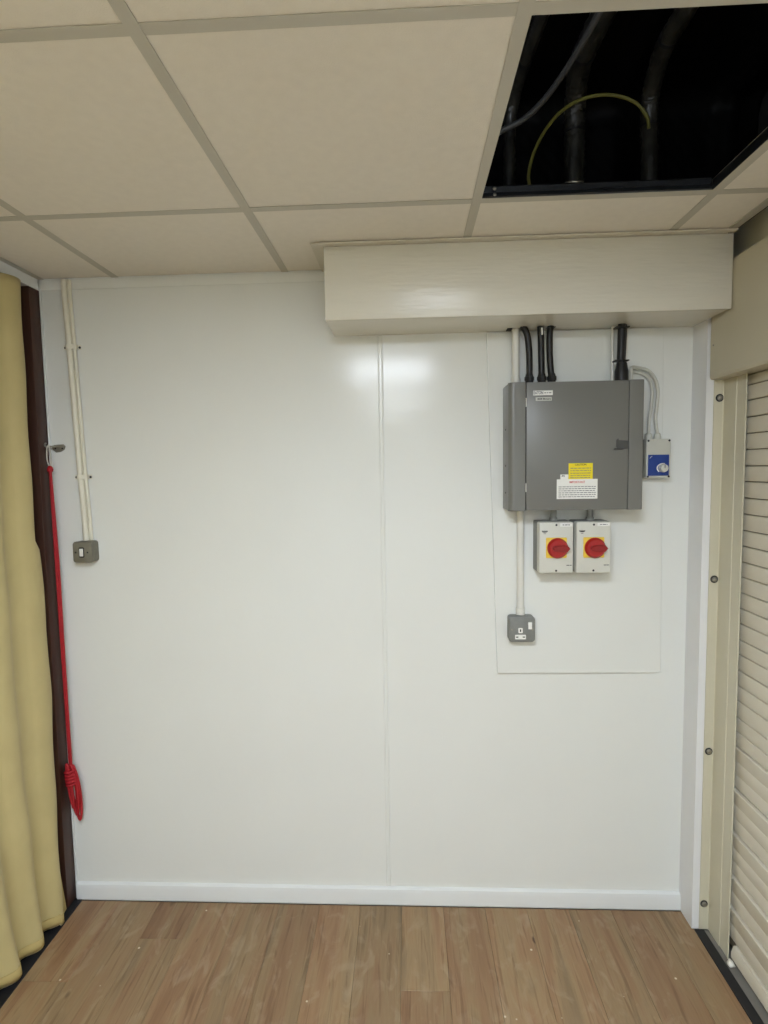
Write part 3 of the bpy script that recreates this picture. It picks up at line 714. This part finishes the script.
bm = new(); lathe(bm, [(0.0215, 0), (0.0215, 0.040), (0.0195, 0.046), (0.0165, 0.064), (0.014, 0.066)], (0.7085, -0.060, 1.8873), (0, 0, 1), 18); obj('gland_shroud', bm, 'blackcable', c, 'black rubber shroud')
for z, x0, x1 in ((1.9585, 0.682, 0.728), (2.066, 0.684, 0.728)):
    bm = new(); box(bm, x0, x1, -0.0755, -0.045, z - 0.002, z + 0.002, 0.001, 1); obj('cable_tie', bm, 'blackcable', c)
cw = root('white_cable', (0.690, -0.04, 1.95), 'thin white cable just left of the thick black bundle', 'cable')
bm = new(); tube(bm, [(0.689, -0.030, 2.0768), (0.6885, -0.030, 2.0), (0.690, -0.030, 1.8875)], 0.005, 10, 8); obj('sheath', bm, 'conduit', cw)
cw = root('white_cable', (0.735, -0.04, 1.95), 'thin pale cable just right of the thick black bundle', 'cable')
bm = new(); tube(bm, [(0.7335, -0.030, 2.0768), (0.734, -0.030, 2.02), (0.733, -0.028, 1.97), (0.731, -0.026, 1.935), (0.7315, -0.026, 1.8875)], 0.004, 10, 8); obj('sheath', bm, 'conduit', cw)
gc = root('grey_cable', (0.843, -0.028, 1.72), 'outer grey cable looping from the cabinet top to the control box', 'cable', 'grey cables to the control box')
bm = new(); tube(bm, [(0.7405, -0.060, 1.8875), (0.7405, -0.058, 1.915), (0.746, -0.048, 1.938), (0.775, -0.028, 1.940), (0.806, -0.026, 1.932), (0.829, -0.026, 1.908), (0.841, -0.026, 1.870), (0.840, -0.026, 1.820), (0.836, -0.026, 1.775), (0.838, -0.027, 1.745), (0.843, -0.028, 1.719)], 0.0058, 12, 8); obj('sheath', bm, 'greycable', gc)
gc = root('grey_cable', (0.814, -0.028, 1.72), 'inner grey cable looping from the cabinet top to the control box', 'cable', 'grey cables to the control box')
bm = new(); tube(bm, [(0.7385, -0.040, 1.8875), (0.7385, -0.040, 1.912), (0.748, -0.036, 1.926), (0.775, -0.024, 1.926), (0.800, -0.022, 1.917), (0.817, -0.022, 1.898), (0.825, -0.022, 1.862), (0.822, -0.023, 1.81), (0.815, -0.025, 1.765), (0.814, -0.028, 1.719)], 0.0052, 12, 8); obj('sheath', bm, 'greycable', gc)

# ---- hook and rope by the post
hk = root('wall_hook', (-1.26, -0.02, 1.70), 'worn metal cabin hook fixed to the wall beside the brown post', 'hook')
bm = new(); loop_prism(bm, [(-1.276, -0.0002, 1.714), (-1.268, -0.0002, 1.722), (-1.250, -0.0002, 1.723), (-1.234, -0.0002, 1.724), (-1.228, -0.0002, 1.716), (-1.232, -0.0002, 1.705), (-1.246, -0.0002, 1.697), (-1.262, -0.0002, 1.695), (-1.272, -0.0002, 1.703)], (0, -0.006, 0))
bmesh.ops.bevel(bm, geom=[e for e in bm.edges if all(v.co.y < -0.005 for v in e.verts)], offset=0.002, segments=2, affect='EDGES'); obj('wall_plate', bm, 'dullsteel', hk)
bm = new(); tube(bm, [(-1.246, -0.006, 1.715), (-1.250, -0.020, 1.716), (-1.266, -0.028, 1.715), (-1.281, -0.028, 1.715), (-1.286, -0.0285, 1.722), (-1.281, -0.029, 1.728)], 0.0032, 10, 8); obj('hook_arm', bm, 'dullsteel', hk)
for x in (-1.262, -1.237):
    bm = new(); lathe(bm, [(0.003, 0), (0.0028, 0.001), (0.001, 0.0016)], (x, -0.0063, 1.709), (0, -1, 0), 10); obj('screw', bm, 'gap', hk)

rp = root('red_rope', (-1.265, -0.03, 0.33), 'red rope hanging from the hook with its end tied in a coil', 'rope')
bm = new(); tube(bm, [(-1.272, -0.030, 1.642), (-1.279, -0.031, 1.67), (-1.2765, -0.0325, 1.706), (-1.270, -0.0325, 1.7205), (-1.2665, -0.0325, 1.706), (-1.265, -0.031, 1.67), (-1.270, -0.030, 1.642)], 0.0022, 8, 6); obj('string_loop', bm, 'string', rp, 'pale string loop over the hook')
bm = new(); lathe(bm, [(0.004, 0), (0.0095, 0.006), (0.0105, 0.014), (0.007, 0.022), (0.003, 0.026)], (-1.271, -0.030, 1.622), (0, 0, 1), 14); obj('knot', bm, 'ropered', rp)
bm = new(); tube(bm, [(-1.271, -0.030, 1.63), (-1.270, -0.030, 1.3), (-1.268, -0.030, 0.95), (-1.266, -0.029, 0.535)], 0.0046, 10, 8); obj('strand', bm, 'ropered', rp)
bm = new(); tube(bm, [(-1.268, -0.033, 1.63), (-1.264, -0.027, 1.3), (-1.262, -0.030, 0.95), (-1.260, -0.031, 0.535)], 0.0042, 10, 8); obj('strand', bm, 'ropered', rp)
for (wl_, wr_, zt, zb, y) in ((-0.012, 0.010, 0.545, 0.375, -0.024), (-0.012, 0.020, 0.545, 0.352, -0.031), (-0.006, 0.028, 0.540, 0.330, -0.027), (-0.012, 0.004, 0.550, 0.385, -0.039)):
    xc = -1.264; zm = (zt + zb) / 2
    pts = []
    for k in range(17):
        a = 2 * math.pi * k / 16
        u = math.sin(a); v = math.cos(a)
        low = 0.5 - 0.5 * v
        xx = xc + (wl_ + wr_) / 2 + (wr_ - wl_) / 2 * u * (0.55 + 0.45 * abs(u)) + 0.016 * low - 0.004
        pts.append((xx, y - 0.003 * u, zm + (zt - zb) / 2 * v))
    bm = new(); tube(bm, pts, 0.0048, 10, 5); obj('coil_loop', bm, 'ropered', rp)
for k in range(5):
    z = 0.512 - 0.012 * k; pts = []
    for q in range(13):
        a = 2 * math.pi * q / 12; pts.append((-1.2655 + 0.001 * k + 0.0155 * math.cos(a), -0.0335 + 0.0135 * math.sin(a), z + 0.012 * q / 12))
    bm = new(); tube(bm, pts, 0.0048, 8, 4); obj('binding_turn', bm, 'ropered', rp)

# ---- missing ceiling tile: frame, black sheeting, stray cables
OX0, OX1, OY1, OY0 = 0.1862, 0.7838, -0.4597, -1.0573
af = root('opening_frame', (0.485, -0.76, H + 0.002), 'black steel frame round the open ceiling panel', 'frame')
bm = new(); loop_prism(bm, [(OX0 + 0.012, OY1 - 0.012, H + 0.0016), (OX0 + 0.012, OY1 - 0.014, H + 0.004), (OX0 + 0.012, OY1 - 0.012, H + 0.014), (OX0 + 0.012, OY1 - 0.007, H + 0.017), (OX0 + 0.012, OY1 - 0.009, H + 0.030), (OX0 + 0.012, OY1 - 0.004, H + 0.034), (OX0 + 0.012, OY1 - 0.0015, H + 0.034), (OX0 + 0.012, OY1 - 0.0015, H + 0.0016)], (OX1 - OX0 - 0.024, 0, 0))
obj('frame_rail', bm, 'blackmetal', af, smooth=20)
bm = new(); loop_prism(bm, [(OX1 - 0.0105, OY0 + 0.003, H + 0.0016), (OX1 - 0.0105, OY0 + 0.003, H + 0.014), (OX1 - 0.0065, OY0 + 0.003, H + 0.017), (OX1 - 0.0065, OY0 + 0.003, H + 0.030), (OX1 - 0.003, OY0 + 0.003, H + 0.034), (OX1 - 0.0015, OY0 + 0.003, H + 0.034), (OX1 - 0.0015, OY0 + 0.003, H + 0.0016)], (0, OY1 - OY0 - 0.006, 0))
obj('frame_rail', bm, 'blackmetal', af, smooth=20)
bm = new(); box(bm, OX0 + 0.0015, OX0 + 0.009, OY0 + 0.003, OY1 - 0.003, H + 0.0016, H + 0.034, 0.001, 1); obj('frame_rail', bm, 'blackmetal', af)
bm = new(); box(bm, OX0 + 0.0095, OX1 - 0.011, OY0 + 0.0015, OY0 + 0.009, H + 0.0016, H + 0.034, 0.001, 1); obj('frame_rail', bm, 'blackmetal', af)
for z in (0.009, 0.026):
    bm = new(); lathe(bm, [(0.005, 0), (0.0045, 0.002), (0.002, 0.0035)], (0.230, OY1 - (0.0125 if z < 0.02 else 0.0085), H + z), (0, -1, 0), 12); obj('frame_screw', bm, 'steel', af)
bm = new(); tube(bm, [(0.410, OY1 - 0.006, H + 0.0355), (0.418, OY1 - 0.013, H + 0.033), (0.432, OY1 - 0.016, H + 0.0315), (0.446, OY1 - 0.013, H + 0.033), (0.454, OY1 - 0.006, H + 0.0355)], 0.0018, 8, 6); obj('wire_clip', bm, 'steel', af)

bs = root('black_sheeting', (0.45, -0.32, H + 0.04), 'black plastic sheeting draped inside the dark ceiling void', 'sheeting')
bm = new(); g = []
NU, NV = 130, 90
rv = random.Random(21)
ridges = [(0.18, 0.03, 0.02), (0.60, 0.04, 0.02), (0.92, 0.03, 0.03)]
for j in range(NV + 1):
    s = j / NV
    if s < 0.34:
        t = s / 0.34; by, bz, ny, nz = -0.230, 2.375 + 0.235 * t, -1.0, 0.0
    elif s < 0.46:
        a = (s - 0.34) / 0.12 * math.pi / 2; by, bz, ny, nz = -0.230 - 0.06 * (1 - math.cos(a)), 2.61 + 0.06 * math.sin(a), -math.cos(a), -math.sin(a)
    else:
        t = (s - 0.46) / 0.54; by, bz, ny, nz = -0.290 - 0.95 * t, 2.67 + 0.05 * t, 0.0, -1.0
    row = []
    for i in range(NU + 1):
        x = -0.02 + 1.04 * i / NU
        h = 0
        for (rx, rw_, rh) in ridges:
            xx = rx + 0.012 * math.sin(5 * s + rx * 20) - (0.05 * max(0, s - 0.45))
            h += rh * math.exp(-((x - xx) / rw_) ** 2)
        h += 0.0018 * math.sin(75 * x + 9 * s) * math.sin(14 * s + 5 * x) + 0.0006 * math.sin(90 * s + 160 * x)
        row.append(bm.verts.new((x, by + ny * h, bz + nz * h)))
    g.append(row)
for j in range(NV):
    for i in range(NU): bm.faces.new((g[j][i], g[j][i + 1], g[j + 1][i + 1], g[j + 1][i]))
c = obj('sheet', bm, 'polythene', bs, smooth=0)
for f in c.data.polygons: f.use_smooth = True
md = c.modifiers.new('thickness', 'SOLIDIFY'); md.thickness = 0.002; md.offset = -1

o = root('yellow_cable', (0.34, -0.40, 2.34), 'yellow-green earth cable arching inside the ceiling void', 'cable')
k_ = 0.9714
bm = new(); tube(bm, [(x * k_, -1.956 + (y + 1.956) * k_, 1.6144 + (z - 1.6144) * k_) for x, y, z in [(0.337, -0.385, 2.362), (0.334, -0.385, 2.40), (0.350, -0.385, 2.46), (0.385, -0.385, 2.52), (0.430, -0.385, 2.563), (0.490, -0.385, 2.588), (0.553, -0.385, 2.590), (0.610, -0.385, 2.570), (0.643, -0.382, 2.535), (0.650, -0.380, 2.505)]], 0.0042, 10, 8); obj('sheath', bm, 'ycable', o)
def wrapped_pipe(pts, r, label, seed):
    q = root('wrapped_pipe', (pts[0][0], pts[0][1], pts[0][2]), label, 'pipe', 'wrapped pipes in the ceiling void')
    bm = new(); tube(bm, pts, r, 22, 14)
    rn = random.Random(seed)
    for v in bm.verts: v.co += Vector((rn.uniform(-1, 1), rn.uniform(-1, 1), rn.uniform(-1, 1))) * r * 0.07
    obj('wrapping', bm, 'wrap', q)
    for t in (0.25, 0.6):
        p0 = spline(pts, 14); m_ = int(t * (len(p0) - 2))
        bm = new(); tube(bm, [p0[m_], p0[m_ + 1]], r * 1.07, 22, 0); obj('tape_band', bm, 'blackcable', q)
wrapped_pipe([(0.466, -0.345, 2.335), (0.466, -0.345, 2.45), (0.465, -0.345, 2.545), (0.460, -0.375, 2.605), (0.449, -0.455, 2.632), (0.455, -0.60, 2.638), (0.462, -0.80, 2.638), (0.47, -1.15, 2.638)], 0.027, 'middle of the three dark wrapped pipes in the ceiling void', 4)
wrapped_pipe([(0.669, -0.345, 2.335), (0.668, -0.345, 2.45), (0.665, -0.345, 2.555), (0.655, -0.385, 2.61), (0.640, -0.49, 2.635), (0.640, -0.61, 2.638), (0.645, -0.80, 2.638), (0.65, -1.15, 2.638)], 0.022, 'right-hand dark wrapped pipe in the ceiling void', 5)
wrapped_pipe([(0.292, -0.33, 2.335), (0.292, -0.33, 2.45), (0.294, -0.33, 2.56), (0.299, -0.36, 2.61), (0.306, -0.43, 2.632), (0.320, -0.62, 2.642), (0.325, -0.80, 2.642), (0.33, -1.15, 2.642)], 0.016, 'slim dark wrapped pipe at the left of the ceiling void', 6)
o = root('void_cable', (0.26, -0.30, 2.53), 'grey cable hanging down inside the ceiling void', 'cable')
bm = new(); tube(bm, [(0.205, -0.40, 2.48), (0.262, -0.41, 2.500), (0.310, -0.43, 2.512), (0.350, -0.47, 2.530), (0.378, -0.53, 2.545), (0.400, -0.62, 2.555), (0.413, -0.72, 2.56), (0.42, -0.85, 2.565), (0.42, -1.0, 2.60)], 0.0075, 10, 8); obj('sheath', bm, 'vcable', o)

# ---- ceiling lamps
for n_, (i, j) in enumerate(LAMPS):
    x0, x1 = xs[i] + 0.004, xs[i + 1] - 0.004; y0, y1 = ys[j + 1] + 0.004, ys[j] - 0.004
    lp = root('ceiling_light', ((x0 + x1) / 2, (y0 + y1) / 2, H + 0.0016), ['square lit panel light in the ceiling above the viewer', 'square lit panel light in the ceiling near the rear wall'][n_], 'ceiling light', 'recessed panel lights')
    bm = new()
    for a in ((x0, x1, y0, y0 + 0.022), (x0, x1, y1 - 0.022, y1), (x0, x0 + 0.022, y0 + 0.022, y1 - 0.022), (x1 - 0.022, x1, y0 + 0.022, y1 - 0.022)):
        box(bm, *a, H + 0.0016, H + 0.012)
    obj('frame', bm, 'lampframe', lp, smooth=0)
    bm = new(); box(bm, x0 + 0.0225, x1 - 0.0225, y0 + 0.0225, y1 - 0.0225, H + 0.004, H + 0.010); obj('diffuser', bm, 'diffuser', lp, smooth=0)
